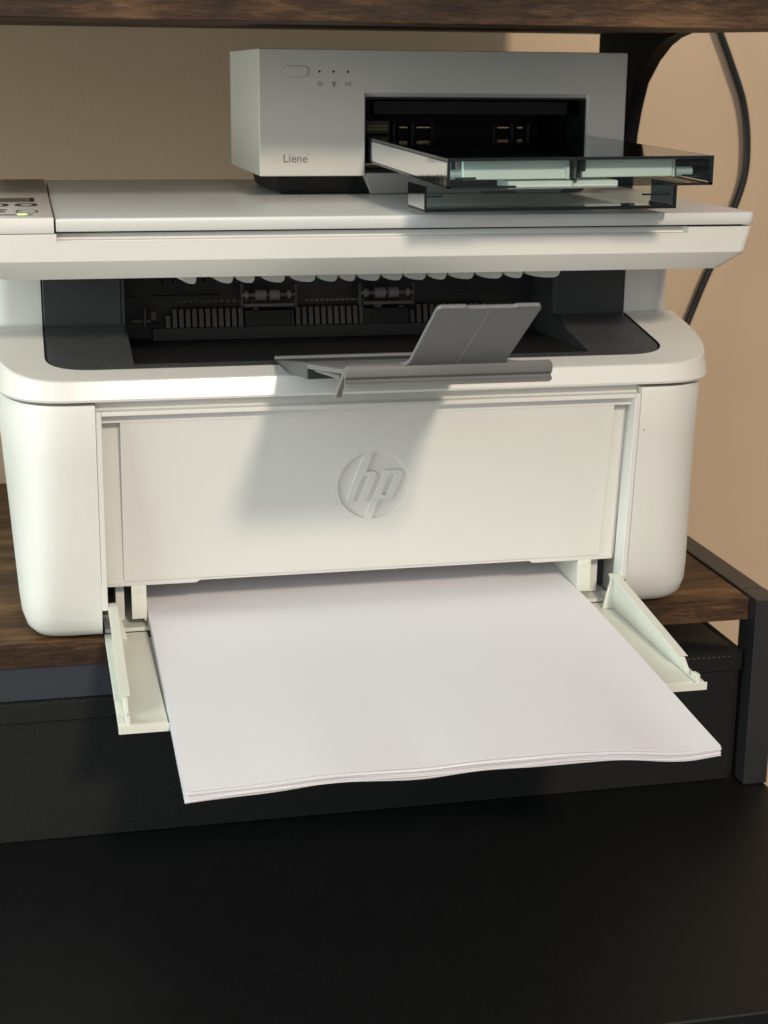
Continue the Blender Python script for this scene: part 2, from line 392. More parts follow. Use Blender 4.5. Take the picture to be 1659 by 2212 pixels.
# shell above the slot and paper bay behind it
MB().box(-.128, .128, .0300, .120, .0262, .0285).build('bay_ceiling', WHITE, PR)
MB().box(-.1298, .1298, .150, .153, .0030, .0262).build('bay_back', BLACKP, PR)
MB().box(-.1285, .1285, .026, .150, .0005, .0024).build('bay_floor', INWHITE, PR)
for sg in (-1, 1):
    a_, b_ = sorted((sg * .1185, sg * .1225))
    MB().box(a_, b_, .036, .11, .0030, .0240).build('bay_rib', WHITE, PR)
    a_, b_ = sorted((sg * .1262, sg * .1296))
    MB().box(a_, b_, .046, .11, .0030, .0260).build('bay_side', ARMD, PR)
# paper width guides
for sg in (-1, 1):
    a_, b_ = sorted((sg * .1084, sg * .1155))
    g = MB().box(a_, b_, .0262, .0275, .0066, .0236)
    a_, b_ = sorted((sg * .1084, sg * .1096)); g.box(a_, b_, .0276, .10, .0050, .0220)
    for k in range(3):
        a_, b_ = sorted((sg * (.1100 + k * .0016), sg * (.1110 + k * .0016))); g.box(a_, b_, .0258, .0262, .0198 - k * .0004, .0224)
    g.build('paper_guide', INWHITE, PR, bevel=.0003)

# --- upper shell: glossy fascia and sloping deck
def zd(y): return .1262 + (y - .008) * .166 if y > .008 else .1262
UP = [(.1168, .1764, .0058), (.1171, .1772, .0046), (.1182, .1776, .0042), (.1185, .1776, .0043), (.1259, .1768, .0072), (.1263, .1764, .0082)]
loops = []
for z, hx, yf in UP:
    loops.append([(x + .0012, y, z) for k, (x, y) in enumerate(outline(hx, yf, .0885, .040, .080, 14, 2.8))])
# side height follows the deck: lift top loops with y
def lift(l, z0):
    f = max(0, (z0 - .1185) / (.1262 - .1185))
    return [(x, y, z + f * (zd(y) - .1262) * (1 if y > .008 else 0)) for x, y, z in l]
loops = [lift(l, UP[i][0]) for i, l in enumerate(loops)]
MB().loft(loops, True, False, closed=False).build('fascia', GLOSSW, PR, smooth=17)
outer = loops[-1]
nI = len(outer)
def insert_loop(hx, yf, r, n=14, yb=.0885): return outline(hx, yf, yb, r, r * .85, n)
ins = [(x, y, zd(y)) for x, y in insert_loop(.1508, .0222, .024)]
mb = MB(); mb.v = outer + ins
for i in range(nI - 1): mb.f.append((i, i + 1, nI + i + 1, nI + i))
mb.build('deck', WHITE, PR, smooth=50)
# groove wall round the insert, then the charcoal insert itself with the cavity opening
ins1 = [(x, y, z - .0012) for x, y, z in ins]
insA = [(x, y, zd(y) - .0010) for x, y in insert_loop(.1498, .0230, .0232)]
insB = [(x, y, zd(y) - .0002) for x, y in insert_loop(.1494, .0234, .0230)]
mb = MB(); mb.loft([ins, ins1, insA], False, False, closed=False); mb.build('groove', BLACKP, PR)
mb = MB(); hole = []
n2 = len(insB)
for i, (x, y, z) in enumerate(insB):
    if i == 0: hx_, hy_ = -.1105, .0885
    elif i == n2 - 1: hx_, hy_ = .1105, .0885
    else:
        hx_ = max(-.1105, min(.1105, x * .1105 / .128)); hy_ = .0290
        if abs(x) > .1275:
            hx_ = math.copysign(.1105, x)
            hy_ = .0290 + max(0, (y - .0260)) * .75
    hole.append((hx_, hy_, zd(hy_) - .0002))
mb.loft([insA, insB], False, False, closed=False)
b0 = len(mb.v); mb.v += insB + hole
for i in range(n2 - 1): mb.f.append((b0 + i, b0 + i + 1, b0 + n2 + i + 1, b0 + n2 + i))
mb.build('output_insert', CHAR, PR, smooth=30)
# cavity: floor falls to the rear, side walls, back wall
zf = zd(.029) - .0004
def cz(y): return zf - (y - .029) * .03
mb = MB()
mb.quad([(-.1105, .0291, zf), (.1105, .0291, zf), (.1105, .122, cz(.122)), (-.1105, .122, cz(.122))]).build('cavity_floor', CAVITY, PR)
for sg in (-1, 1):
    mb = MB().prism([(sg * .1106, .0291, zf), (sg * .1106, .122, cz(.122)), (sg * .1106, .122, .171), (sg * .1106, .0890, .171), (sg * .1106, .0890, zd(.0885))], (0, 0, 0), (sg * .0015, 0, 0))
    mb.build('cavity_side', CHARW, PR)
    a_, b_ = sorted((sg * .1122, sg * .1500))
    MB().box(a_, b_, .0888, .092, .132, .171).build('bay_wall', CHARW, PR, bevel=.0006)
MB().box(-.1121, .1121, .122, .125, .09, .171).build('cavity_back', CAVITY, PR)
# ribs of the exit path, three banks, and the exit rollers
for x0, x1 in ((-.0891, -.0448), (-.0250, .0190), (.0395, .0860)):
    n_ = 13
    for k in range(n_):
        x = x0 + (x1 - x0) * (k + .5) / n_
        top = .1425 if 0 < k < n_ - 1 else .1395
        MB().hexa([(x - .0011, .110, cz(.11) + .0003), (x + .0011, .110, cz(.11) + .0003), (x + .0011, .121, cz(.121)), (x - .0011, .121, cz(.121)),
                   (x - .0011, .1135, top), (x + .0011, .1135, top), (x + .0011, .121, top), (x - .0011, .121, top)]).build('rib', RIBM, PR)
for xc in (-.0361, .0266):
    MB().tube([(xc - .014, .107, .1500), (xc + .014, .107, .1500)], .0010, 8).build('roller_shaft', ROLL, PR)
    for dx in (-.0115, -.0042, .0028, .0105):
        rr = .0028 if abs(dx) < .006 else .0022
        wd = .0052 if abs(dx) < .006 else .0016
        MB().tube([(xc + dx - wd / 2, .107, .1500), (xc + dx + wd / 2, .107, .1500)], rr, 14).build('roller', ROLL, PR)
    MB().box(xc - .012, xc + .012, .108, .116, .1290, .1420).build('roller_housing', BLACKP, PR, bevel=.0006)
    MB().box(xc - .013, xc + .013, .106, .109, .1440, .1456).build('roller_bar', RIBM, PR)
for k in range(16):
    x = -.083 + k * .0032
    MB().box(x, x + .0016, .111, .112, .1462, .1470).build('guide_tooth', RIBM, PR)
for k in range(12):
    x = -.0165 + k * .0027
    MB().box(x, x + .0017, .111, .112, .1458, .1466).build('guide_tooth', ROLL, PR)
MB().box(-.0960, .0930, .1075, .1092, .1270, .1338).build('shade_sill', CAVITY, PR, bevel=.0005)  # black box standing in for the shade that swallows the rib feet
for x0, x1, y0, z0, z1 in ((-.1060, -.0960, .112, .1360, .1378), (-.1000, -.0985, .110, .1340, .1440), (-.0965, -.0935, .109, .1375, .1425), (-.1080, -.1020, .114, .1480, .1488),
                           (-.0950, -.0600, .114, .1490, .1496), (-.0505, -.0490, .108, .1440, .1560), (-.0225, -.0210, .108, .1430, .1550), (.0115, .0130, .108, .1430, .1550), (.0400, .0415, .108, .1430, .1550),
                           (-.0300, -.0230, .109, .1400, .1418), (.0200, .0240, .109, .1385, .1440), (.0330, .0360, .109, .1385, .1430), (-.0440, -.0410, .109, .1385, .1430), (.0620, .0900, .113, .1475, .1482), (.0920, .1000, .112, .1350, .1365)):
    MB().box(x0, x1, y0, y0 + .003, z0, z1).build('clip', CLIPM, PR, bevel=.0003)
for k in range(9):
    MB().hexa([(-.090 + k * .0052, .1005, .1570), (-.0892 + k * .0052, .1005, .1570), (-.0892 + k * .0052, .118, .1570), (-.090 + k * .0052, .118, .1570),
               (-.090 + k * .0052, .0960, .1712), (-.0892 + k * .0052, .0960, .1712), (-.0892 + k * .0052, .118, .1712), (-.090 + k * .0052, .118, .1712)]).build('ceiling_rib', CLIPM, PR)
# pillars carrying the scanner
for sg in (-1, 1):
    lp = []
    for z in (zd(.0885) - .006, .150, .1712):
        q = [(-.1772, .20), (-.1772, .110)]
        for i in range(9):
            a_ = math.pi / 2 * i / 8
            q.append((-.1772 + .012 - .012 * math.cos(a_), .0990 - .0100 * math.sin(a_)))
        q += [(-.1507, .0890), (-.1507, .20)]
        lp.append([(sg * -x, y, z) for x, y in q])
    MB().loft(lp).build('pillar', WHITE, PR, smooth=50)
# rear body shell
MB().box(-.1770, .1770, .2002, YBK, .1160, .1712).build('rear_shell', WHITE, PR, bevel=.004)
MB().box(-.1768, -.1508, .0890, .2000, .1160, .1335).build('rear_shell', WHITE, PR)
MB().box(.1508, .1768, .0890, .2000, .1160, .1335).build('rear_shell', WHITE, PR)
MB().box(-.128, .128, .0320, .250, .0290, .1060).build('inner_shell', WHITE, PR)

# --- scanner bed with the long grip slot
NT = (-.1436, .1466)
def bed_outline(hx, yf, yb, r, notch):
    p = [(-hx, yb)]
    for i in range(7):
        a = math.pi / 2 * i / 6
        p.append((-hx + r - r * math.cos(a), yf + r - r * math.sin(a)))
    for x, d in ((NT[0], 0), (NT[0] + .0003, notch), (NT[1] - .0003, notch), (NT[1], 0)): p.append((x, yf + d))
    for i in range(7):
        a = math.pi / 2 * (1 - i / 6)
        p.append((hx - r + r * math.cos(a), yf + r - r * math.sin(a)))
    p.append((hx, yb))
    return p
def L3(o_, z): return [(x, y, z) for x, y in o_]
bed = MB().loft([L3(bed_outline(.1665, .0115, .255, .004, 0), .1714), L3(bed_outline(.1683, .0088, .258, .005, 0), .1716), L3(bed_outline(.1768, .0004, .262, .005, 0), .1797),
                 L3(bed_outline(.1771, 0, .262, .005, 0), .1803), L3(bed_outline(.1785, 0, .262, .0035, 0), .1884), L3(bed_outline(.1786, 0, .262, .0035, .0008), .1888),
                 L3(bed_outline(.1786, 0, .262, .0035, .0010), .1892), L3(bed_outline(.1786, 0, .262, .0035, .0052), .1894),
                 L3(bed_outline(.1790, 0, .262, .003, .0060), .1916), L3(bed_outline(.1786, .0004, .2616, .003, .006), .1920)])
bed.build('scanner_bed', WHITE, PR, smooth=28)
MB().box(-.176, .176, .0060, .258, .1920, .1930).build('lid_gap_shadow', BLACKP, PR)  # black filler stands in for the shadow line between bed and lid
lobes = [(-.0895, -.0823), (-.0746, -.0657), (-.0652, -.056), (-.0532, -.0421), (-.0406, -.0281), (-.0281, -.0179), (-.0179, -.0096), (-.0096, .0019), (.0019, .0124), (.0124, .0237), (.0237, .0334), (.0334, .0467), (.0467, .0605), (.0605, .0703), (.0703, .0888)]
for x0, x1 in lobes:
    x0, x1 = -.156 + (x0 + .156) * 1.047, -.156 + (x1 + .156) * 1.047
    wd = x1 - x0 - .0004; q = [(x0, .0450, .1735)]
    for i in range(19):
        t_ = i / 18
        dz = .0040 + .0034 * (math.sqrt(max(0, 1 - ((.78 - t_) / .78) ** 2)) if t_ < .78 else math.sqrt(max(0, 1 - ((t_ - .78) / .22) ** 2)))
        q.append((x0 + wd * t_, .0450, .1714 - dz))
    q.append((x0 + wd, .0450, .1735))
    MB().prism(q, (0, 0, 0), (-.004, .030, 0)).build('underside_rib', WHITE, PR, smooth=50)

# --- lid
def lid_outline(x0, x1, yf, yb, r):
    p = [(x0, yb), (x0, yf)]
    for i in range(7):
        a = math.pi / 2 * (1 - i / 6)
        p.append((x1 - r + r * math.cos(a), yf + r - r * math.sin(a)))
    p.append((x1, yb))
    return p
MB().loft([L3(lid_outline(-.1434, .1797, .0003, .2610, .004), .1930), L3(lid_outline(-.1436, .1801, 0, .2615, .004), .1933), L3(lid_outline(-.1436, .1801, 0, .2615, .004), .1980),
           L3(lid_outline(-.1434, .1798, .0003, .2612, .004), .1985), L3(lid_outline(-.1431, .1794, .0008, .2608, .004), .1987)]).build('scanner_lid', LIDW, PR, smooth=60)
# --- control panel
cp = MB().loft([L3([(-.1795, .262), (-.1795, .0003), (-.1446, .0003), (-.1446, .262)], .1923), L3([(-.1800, .262), (-.1800, 0), (-.1445, 0), (-.1445, .262)], .1927),
                L3([(-.1800, .262), (-.1800, 0), (-.1445, 0), (-.1445, .262)], .1988), L3([(-.1797, .2617), (-.1797, .0005), (-.1448, .0005), (-.1448, .2617)], .1992)]).build('control_panel', WHITE, PR, smooth=60)
def pill(x0, x1, y0, y1, n=8):
    r = min(x1 - x0, y1 - y0) / 2; p = []
    horiz = (x1 - x0) > (y1 - y0)
    for i in range(n + 1):
        a = math.pi * i / n
        p.append((x1 - r + r * math.sin(a), y0 + r - r * math.cos(a)) if horiz else (x0 + r + r * math.cos(a), y1 - r + r * math.sin(a)))
    for i in range(n + 1):
        a = math.pi * i / n
        p.append((x0 + r - r * math.sin(a), y1 - r + r * math.cos(a)) if horiz else (x0 + r - r * math.cos(a), y0 + r - r * math.sin(a)))
    return p
def ring(x0, x1, y0, y1, w):
    return [pill(x0, x1, y0, y1), pill(x0 + w, x1 - w, y0 + w, y1 - w)]
EX, EY = Vector((1, 0, 0)), Vector((0, 1, 0))
ZP = .1993
MB().box(-.1770, -.1517, .0860, .1110, .1992, .1995).build('display', LCD, cp)
MB().box(-.1538, -.1520, .0875, .1100, .1995, .1996).build('display_mark', BLACKP, cp)
for x0, x1 in ((-.1740, -.1637), (-.1608, -.1505)):
    place_mesh(filled(ring(x0, x1, .0598, .0778, .0026), .0001), 'key', KEYL, cp, Vector((0, 0, ZP)), EX, EY)
place_mesh(filled(ring(-.1604, -.1505, .0225, .0395, .0012), .0001), 'key', ICON, cp, Vector((0, 0, ZP)), EX, EY)
place_mesh(filled([pill(-.1740, -.1640, .036, .044)], .0001), 'key', ICON, cp, Vector((0, 0, ZP)), EX, EY)
place_mesh(filled([pill(-.1720, -.1645, .026, .033)], .0001), 'key', ICON, cp, Vector((0, 0, ZP)), EX, EY)
place_mesh(filled([pill(-.1700, -.1527, .0095, .0165)], .0001), 'key', mat('grey_key', (.33, .34, .34), .4), cp, Vector((0, 0, ZP)), EX, EY)
place_mesh(filled([pill(-.1597, -.1553, .0105, .0155)], .0001), 'green_light', LED, cp, Vector((0, 0, ZP + .0003)), EX, EY)

# --- tray folded out at the front
tray = MB()
tray.box(-.1289, .1289, -.0902, .0250, -.0028, -.0010)
for sg in (-1, 1):
    a_, b_ = sorted((sg * .1086, sg * .1289)); tray.box(a_, b_, -.0880, .0250, -.0010, .0004)
tray_o = tray.build('paper_tray', INWHITE, PR, bevel=.0003)
for sg in (-1, 1):
    a_, b_ = sorted((sg * .1072, sg * .1290)); MB().box(a_, b_, -.0912, -.0903, -.0026, .0010).build('front_lip', INWHITE, tray_o, bevel=.0002)
for sg in (-1, 1):
    X0, X1 = sg * .1240, sg * .1258
    pr = [(.0215, .0005), (.0215, .0150), (.0195, .0172), (.0150, .0172), (-.0690, .0068), (-.0735, .0062), (-.0795, .0018), (-.0840, .0018), (-.0850, .0042), (-.0880, .0046), (-.0905, .0046), (-.0905, .0005)]
    MB().prism([(X0, y, z) for y, z in pr], (0, 0, 0), (X1 - X0, 0, 0)).build('tray_side', INWHITE, tray_o, bevel=.0003)
    # reinforcing gusset at the hinge, and a cap along the top of the side
    a0 = sg * .1185
    MB().hexa([(a0, .0150, .0005), (X0, .0150, .0005), (X0, .0166, .0005), (a0, .0166, .0005),
               (sg * .1228, .0155, .0165), (X0, .0155, .0170), (X0, .0166, .0170), (sg * .1228, .0166, .0165)]).build('gusset', INWHITE, tray_o, bevel=.0002)
    MB().prism([(sg * .1228, y, z) for y, z in [(.0200, .0175), (.0145, .0178), (-.0690, .0074), (-.0730, .0068), (-.0700, .0060), (.0145, .0164), (.0200, .0162)]], (0, 0, 0), (sg * .0044, 0, 0)).build('side_cap', INWHITE, tray_o, bevel=.0002)

# --- output arm: two hinged links seen almost edge on, and the raised paper stop
XA0, XA1 = -.0450, .0340
def armz(y): return .1330 + (.020 - y) * (.1565 - .1330) / .160
arm = MB().hexa([(XA0, -.1395, armz(-.1395) - .0032), (XA1, -.1395, armz(-.1395) - .0032), (XA1, -.060, armz(-.06) - .0035), (XA0, -.060, armz(-.06) - .0035),
                 (XA0, -.1395, armz(-.1395) - .0012), (XA1, -.1395, armz(-.1395) - .0012), (XA1, -.060, armz(-.06) - .0012), (XA0, -.060, armz(-.06) - .0012)]).build('output_arm', ARM, PR, bevel=.0004)
MB().hexa([(XA0 + .003, .0205, .1262), (XA1 + .004, .0205, .1262), (XA1, -.060, armz(-.06) - .0080), (XA0, -.060, armz(-.06) - .0080),
           (XA0 - .0012, .0225, .1312), (XA1 + .006, .0225, .1312), (XA1, -.060, armz(-.06) - .0004), (XA0, -.060, armz(-.06) - .0004)]).build('hinge_link', ARMD, arm, bevel=.0006)
MB().box(XA0 - .0014, XA1 + .0065, .0190, .0215, .1316, .1330).build('hinge_trim', ARM, arm, bevel=.0003)
for dx in (.004,):
    MB().tube([(XA0 + dx, -.050, .1395), (XA0 + dx, -.115, .1475)], .0010, 8).build('link_rod', ROLL, arm)
# end plate: rounded bar with groove and lip
pf = [(-.1400, .1560), (-.1416, .1569), (-.1430, .1563), (-.1434, .1540), (-.1430, .1526), (-.1414, .1514), (-.1414, .1506), (-.1430, .1500), (-.1430, .1490), (-.1420, .1486), (-.1405, .1492), (-.1400, .1520)]
lp = []
for x, k in ((XA0, -.0006), (XA0 + .0008, 0), (XA1 - .0008, 0), (XA1, -.0006)):
    cy_ = sum(q[0] for q in pf) / len(pf); cz_ = sum(q[1] for q in pf) / len(pf); s_ = 1 if k == 0 else .82
    lp.append([(x, cy_ + (y - cy_) * s_, cz_ + (z - cz_) * s_) for y, z in pf])
MB().loft(lp).build('end_bar', ARM, arm, smooth=30)
MB().hexa([(XA0 - .001, -.1250, .1425), (XA0 + .0012, -.1250, .1425), (XA0 + .0012, -.1290, .1425), (XA0 - .001, -.1290, .1425),
           (XA0, -.1380, .1545), (XA0 + .0012, -.1380, .1545), (XA0 + .0012, -.1415, .1545), (XA0, -.1415, .1545)]).build('end_hook', ROLL, arm, bevel=.0002)
ST0 = Vector((0, -.1420, .1560)); STU = Vector((0, -.0430, .0272)); STN = Vector((0, .0292, .0455)).normalized()
xs0, xs1 = -.0216, .0156
def stp(x, k, t): return Vector((x, 0, 0)) + ST0 + STU * k + STN * t
th = .0016; q = []
base = [(xs0 - .0030, 0), (xs0 - .0010, .02), (xs0, .06), (xs0, .96), (xs0 + .0010, 1.0), (xs0 + .0100, 1.0), (xs0 + .0108, .985), (xs1 - .0100, .985), (xs1 - .0092, 1.0), (xs1 - .0010, 1.0), (xs1, .96), (xs1, .06), (xs1 + .0010, .02), (xs1 + .0030, 0)]
stop = MB().loft([[stp(x, k, 0) for x, k in base], [stp(x, k, th) for x, k in base]]).build('paper_stop', ARM, arm, bevel=.0004)
xm = (xs0 + xs1) / 2
MB().hexa([stp(xm - .0005, .02, -.0002), stp(xm + .0005, .02, -.0002), stp(xm + .0005, .94, -.0002), stp(xm - .0005, .94, -.0002),
           stp(xm - .0005, .02, .0002), stp(xm + .0005, .02, .0002), stp(xm + .0005, .94, .0002), stp(xm - .0005, .94, .0002)]).build('centre_ridge', mat('ridge_plastic', (.22, .22, .22), .35), stop)

# ------------------------------------------------------------ paper stack in the tray
ps = thing('paper_stack', 'thick stack of blank white letter paper lying in the open tray, front edge wavy', 'paper', (0, -.05, 0))
def interp(tab, x):
    for (a, b_), (c, d) in zip(tab, tab[1:]):
        if x <= c: return b_ + (d - b_) * (x - a) / (c - a)
    return tab[-1][1]
PRY = [(-.1530, -.0013), (-.126, .0003), (-.09, .0029), (-.05, .0055), (.0046, .0083), (.067, .0099), (.13, .012)]
WAV = [(-.108, 0), (-.083, .0007), (-.053, .0026), (-.030, .0022), (-.016, .0018), (.006, .0029), (.041, .0031), (.066, .0020), (.088, -.0006), (.100, -.0008), (.108, .0004)]
def smooth_wave(x): return sum(interp(WAV, x + d) for d in (-.006, -.003, 0, .003, .006)) / 5
NS = 9
for k in range(NS):
    ph = random.uniform(0, 6); dy = random.uniform(-.0008, .0006); dx = random.uniform(-.0003, .0003); th_ = random.choice((.00022, .00030, .00042))
    nx, ny = 60, 18; top = []
    for j in range(ny + 1):
        for i in range(nx + 1):
            x = -.108 + .216 * i / nx; y = -.1530 + .27 * (j / ny) ** 1.15
            wgt = max(0, 1 - (y + .153) / .16) ** 1.3
            loose = .6 + .4 * math.sin(x * 30 + 1.2)        # stack is looser in places
            off = -k * (.00036 + .00012 * wgt * loose) - ((k + 1) // 2) * .00022 * wgt
            z = interp(PRY, y) + off + smooth_wave(x) * wgt + (wgt ** 3) * (k / NS) * .00035 * math.sin(x * (38 + 9 * k) + ph)
            if k and x < -.085: z -= wgt ** 2 * .0011 * (k / NS) * ((-.085 - x) / .023)
            if y > -.0885: z = max(z, -.0009 + (NS - k) * .00003)
            top.append((x + dx, y + (dy * (1 + .3 * math.sin(x * 17 + ph)) if k else 0), z))
    mb = MB(); mb.v = top + [(x, y, z - th_) for x, y, z in top]; N1 = (nx + 1) * (ny + 1)
    for j in range(ny):
        for i in range(nx):
            a = j * (nx + 1) + i; mb.f.append((a, a + 1, a + nx + 2, a + nx + 1)); mb.f.append((N1 + a, N1 + a + nx + 1, N1 + a + nx + 2, N1 + a + 1))
    rim = [i for i in range(nx + 1)] + [j * (nx + 1) + nx for j in range(1, ny + 1)] + [ny * (nx + 1) + i for i in range(nx - 1, -1, -1)] + [j * (nx + 1) for j in range(ny - 1, 0, -1)]
    b0 = len(mb.v); mb.v += [mb.v[i] for i in rim] + [mb.v[N1 + i] for i in rim]; nr = len(rim)
    for i in range(nr): mb.f.append((b0 + i, b0 + (i + 1) % nr, b0 + nr + (i + 1) % nr, b0 + nr + i))
    mb.build('sheet', PAPER, ps, smooth=60)

# ------------------------------------------------------------ small photo printer on the lid
PP = thing('photo_printer', 'small boxy silver-white photo printer standing on top of the larger printer lid', 'printer', (.057, .17, .1987))
X0, X1, Y0, Y1, Z0, Z1 = -.0396, .1543, .1100, .2241, .2094, .2716
OX0, OX1, OZ = .0146, .1335, .2486
body = MB().box(X0, OX0, Y0, Y1, Z0, Z1)
body.box(OX1, X1, Y0, Y1, Z0, Z1)
body = MB()
# one shell: U-shaped front outline extruded to the rear
U = [(X0, Z0), (X0, Z1), (X1, Z1), (X1, Z0), (OX1, Z0), (OX1, OZ), (OX0, OZ), (OX0, Z0)]
bv = [(X0, Z0), (X0, Z1), (X1, Z1), (X1, Z0), (OX1, Z0), (OX1, OZ + .0022), (OX0, OZ + .0022), (OX0, Z0)]
body.loft([[(x, Y0, z) for x, z in bv], [(x, Y0 + .0030, z) for x, z in U], [(x, Y1, z) for x, z in U]])
body.build('housing', GREYW, PP, bevel=.0005)
MB().hexa([(X0 + .014, Y0 + .022, .1989), (X1 - .014, Y0 + .022, .1989), (X1 - .012, Y1 - .01, .1989), (X0 + .012, Y1 - .01, .1989),
           (X0 + .010, Y0 + .012, .2093), (X1 - .010, Y0 + .012, .2093), (X1 - .010, Y1 - .006, .2093), (X0 + .010, Y1 - .006, .2093)]).build('plinth', BLACKP, PP, bevel=.002, seg=3)
# support foot under the opening
MB().hexa([(.0222, .1300, .1990), (.1260, .1300, .1990), (.1260, .150, .1990), (.0222, .150, .1990),
           (.0148, .1106, .2106), (.1333, .1106, .2106), (.1333, .150, .2112), (.0148, .150, .2112)]).build('support_foot', GREYW, PP, bevel=.0005)
# cavity lining
cv = MB()
cv.box(OX0, OX0 + .0008, Y0 + .0031, .195, .2113, OZ - .0001); cv.box(OX1 - .0008, OX1, Y0 + .0031, .195, .2113, OZ - .0001)
cv.box(OX0 + .0008, OX1 - .0008, Y0 + .0031, .195, OZ - .0010, OZ - .0001); cv.box(OX0 + .0008, OX1 - .0008, .1900, .195, .2113, OZ - .0011)
cv.build('mouth_lining', BLACKP, PP)
MB().box(OX0 + .006, OX1 - .008, .118, .128, .2395, .2472).build('print_head', mat('print_head_plastic', (.004, .004, .005), .5, spec=.2), PP, bevel=.001)
for x, wd in ((.0372, .0042), (.0465, .0070), (.0905, .0062), (.1015, .0030)):
    MB().box(x, x + wd, .1300, .1306, .2328, .2333).build('contact', GOLD, PP)
for x in (.034, .044, .0545, .0885, .0985, .1075):
    MB().box(x, x + .0010, .131, .139, .2290, .2350).build('inner_fin', BLACKP, PP)
MB().box(OX0 + .0012, OX0 + .0175, .1322, .1326, .2300, .2362).build('warning_label', mat('dark_label', (.02, .018, .01), .6), PP)
place_mesh(filled([[(0, 0), (.0030, 0), (.0015, .0026)]], .00005), 'warning_sign', YEL, PP, Vector((.0164, .1320, .2315)), Vector((1, 0, 0)), Vector((0, 0, 1)))
mb = MB()
for i in range(6):
    for j in range(2):
        x = .0212 + i * .0017; mb.box(x, x + .0011, .13195, .1321, .2316 + j * .0016, .2323 + j * .0016)
mb.build('label_print', YEL, PP)
# button, status holes, icons and name
FX, FZ = Vector((1, 0, 0)), Vector((0, 0, 1))
FO = Vector((0, Y0 - .00002, 0))
place_mesh(filled([pill(-.0278, -.0146, .2584, .2632)], .00012, .0001), 'power_button', GREYW, PP, FO + Vector((0, -.00010, 0)), FX, FZ)
place_mesh(filled(ring(-.0281, -.0143, .2581, .2635, .00030), .00002), 'button_gap', ICON, PP, FO, FX, FZ)
def disc(cx, cy, r, n=14): return [(cx + r * math.cos(2 * math.pi * i / n), cy + r * math.sin(2 * math.pi * i / n)) for i in range(n)]
for x in (-.0089, -.0018, .0056):
    place_mesh(filled([disc(x, .2608, .00062)], .00004), 'status_hole', HOLE, PP, FO, FX, FZ)
def arcband(cx, cy, r0, r1, a0, a1, n=14):
    p = [(cx + r1 * math.cos(R(a0 + (a1 - a0) * i / n)), cy + r1 * math.sin(R(a0 + (a1 - a0) * i / n))) for i in range(n + 1)]
    return p + [(cx + r0 * math.cos(R(a1 + (a0 - a1) * i / n)), cy + r0 * math.sin(R(a1 + (a0 - a1) * i / n))) for i in range(n + 1)]
iz = .2549
place_mesh(filled([arcband(-.0087, iz, .00085, .00125, 120, 420), [(-.0089, iz + .0002), (-.0085, iz + .0002), (-.0085, iz + .0014), (-.0089, iz + .0014)]], .00003), 'power_icon', ICON, PP, FO, FX, FZ)
place_mesh(filled([[(-.0026, iz + .0013), (-.0022, iz + .0013), (-.0020, iz + .0007), (-.0010, iz + .0007), (-.0008, iz + .0013), (-.0004, iz + .0013), (-.0004, iz + .0004), (-.0010, iz), (-.0010, iz - .0014), (-.0020, iz - .0014), (-.0020, iz), (-.0026, iz + .0004)]], .00003), 'wrench_icon', ICON, PP, FO, FX, FZ)
cxw = .0057
place_mesh(filled([arcband(cxw, iz, .0013, .0016, -50, 50, 8), arcband(cxw, iz, .0008, .00105, -50, 50, 8), arcband(cxw, iz, .0013, .0016, 130, 230, 8), arcband(cxw, iz, .0008, .00105, 130, 230, 8), disc(cxw, iz, .00038, 10)], .00003), 'wireless_icon', ICON, PP, FO, FX, FZ)
def text(body_, size, loc, ex, ey, mt, name, parent, spacing=1.0, off=0.0):
    cu = bpy.data.curves.new('t', 'FONT'); cu.body = body_; cu.size = size; cu.extrude = .00003; cu.space_character = spacing; cu.offset = off
    o = bpy.data.objects.new('t', cu); COL.objects.link(o); bpy.context.view_layer.update()
    me_ = bpy.data.meshes.new_from_object(o.evaluated_get(bpy.context.evaluated_depsgraph_get())); bpy.data.objects.remove(o)
    return place_mesh(me_, name, mt, parent, Vector(loc), ex, ey)
text('Liene', .0058, (-.0278, Y0 - .00003, .2163), FX, FZ, TXT, 'name_lettering', PP, 1.02, .00005)
place_mesh(filled([disc(-.01515, .2203, .00026, 8), disc(-.01395, .2203, .00026, 8)], .00003), 'name_dots', TXT, PP, FO, FX, FZ)

# cassette of clear smoked plastic sticking out of the mouth (drooping to the front)
def CP(x, y, z):     # x across, y from front, z above front bottom edge
    k = y / .165
    return Vector((.0163 + x, -.050 + y, .2137 + z + .0028 * k + x * .009))
CW, CL, CH = .1186, .170, .0122
cas = thing('paper_cassette', 'clear smoked plastic photo paper cassette pushed into the mouth of the small printer', 'cassette', (.075, .03, .2137))
def cbox(x0, x1, y0, y1, z0, z1, mb=None):
    mb = mb or MB()
    return mb.hexa([CP(x0, y0, z0), CP(x1, y0, z0), CP(x1, y1, z0), CP(x0, y1, z0), CP(x0, y0, z1), CP(x1, y0, z1), CP(x1, y1, z1), CP(x0, y1, z1)])
t_ = .0011
mb = MB(); mb.quad([CP(t_, t_, CH), CP(CW - t_, t_, CH), CP(CW - t_, CL, CH), CP(t_, CL, CH)]); mb.build('cassette_lid', SMOKETOP, cas)
mb = MB(); mb.quad([CP(t_, 0, t_), CP(CW - t_, 0, t_), CP(CW - t_, 0, CH - t_), CP(t_, 0, CH - t_)]).build('front_wall', SMOKE, cas)
for x in (0, CW):
    mb = MB(); mb.quad([CP(x, t_, t_), CP(x, CL, t_), CP(x, CL, CH - t_), CP(x, t_, CH - t_)]).build('side_wall', SMOKES, cas)
mb = MB(); mb.quad([CP(t_, t_, 0), CP(CW - t_, t_, 0), CP(CW - t_, CL, 0), CP(t_, CL, 0)]).build('bottom_wall', SMOKETOP, cas)
fr = MB()
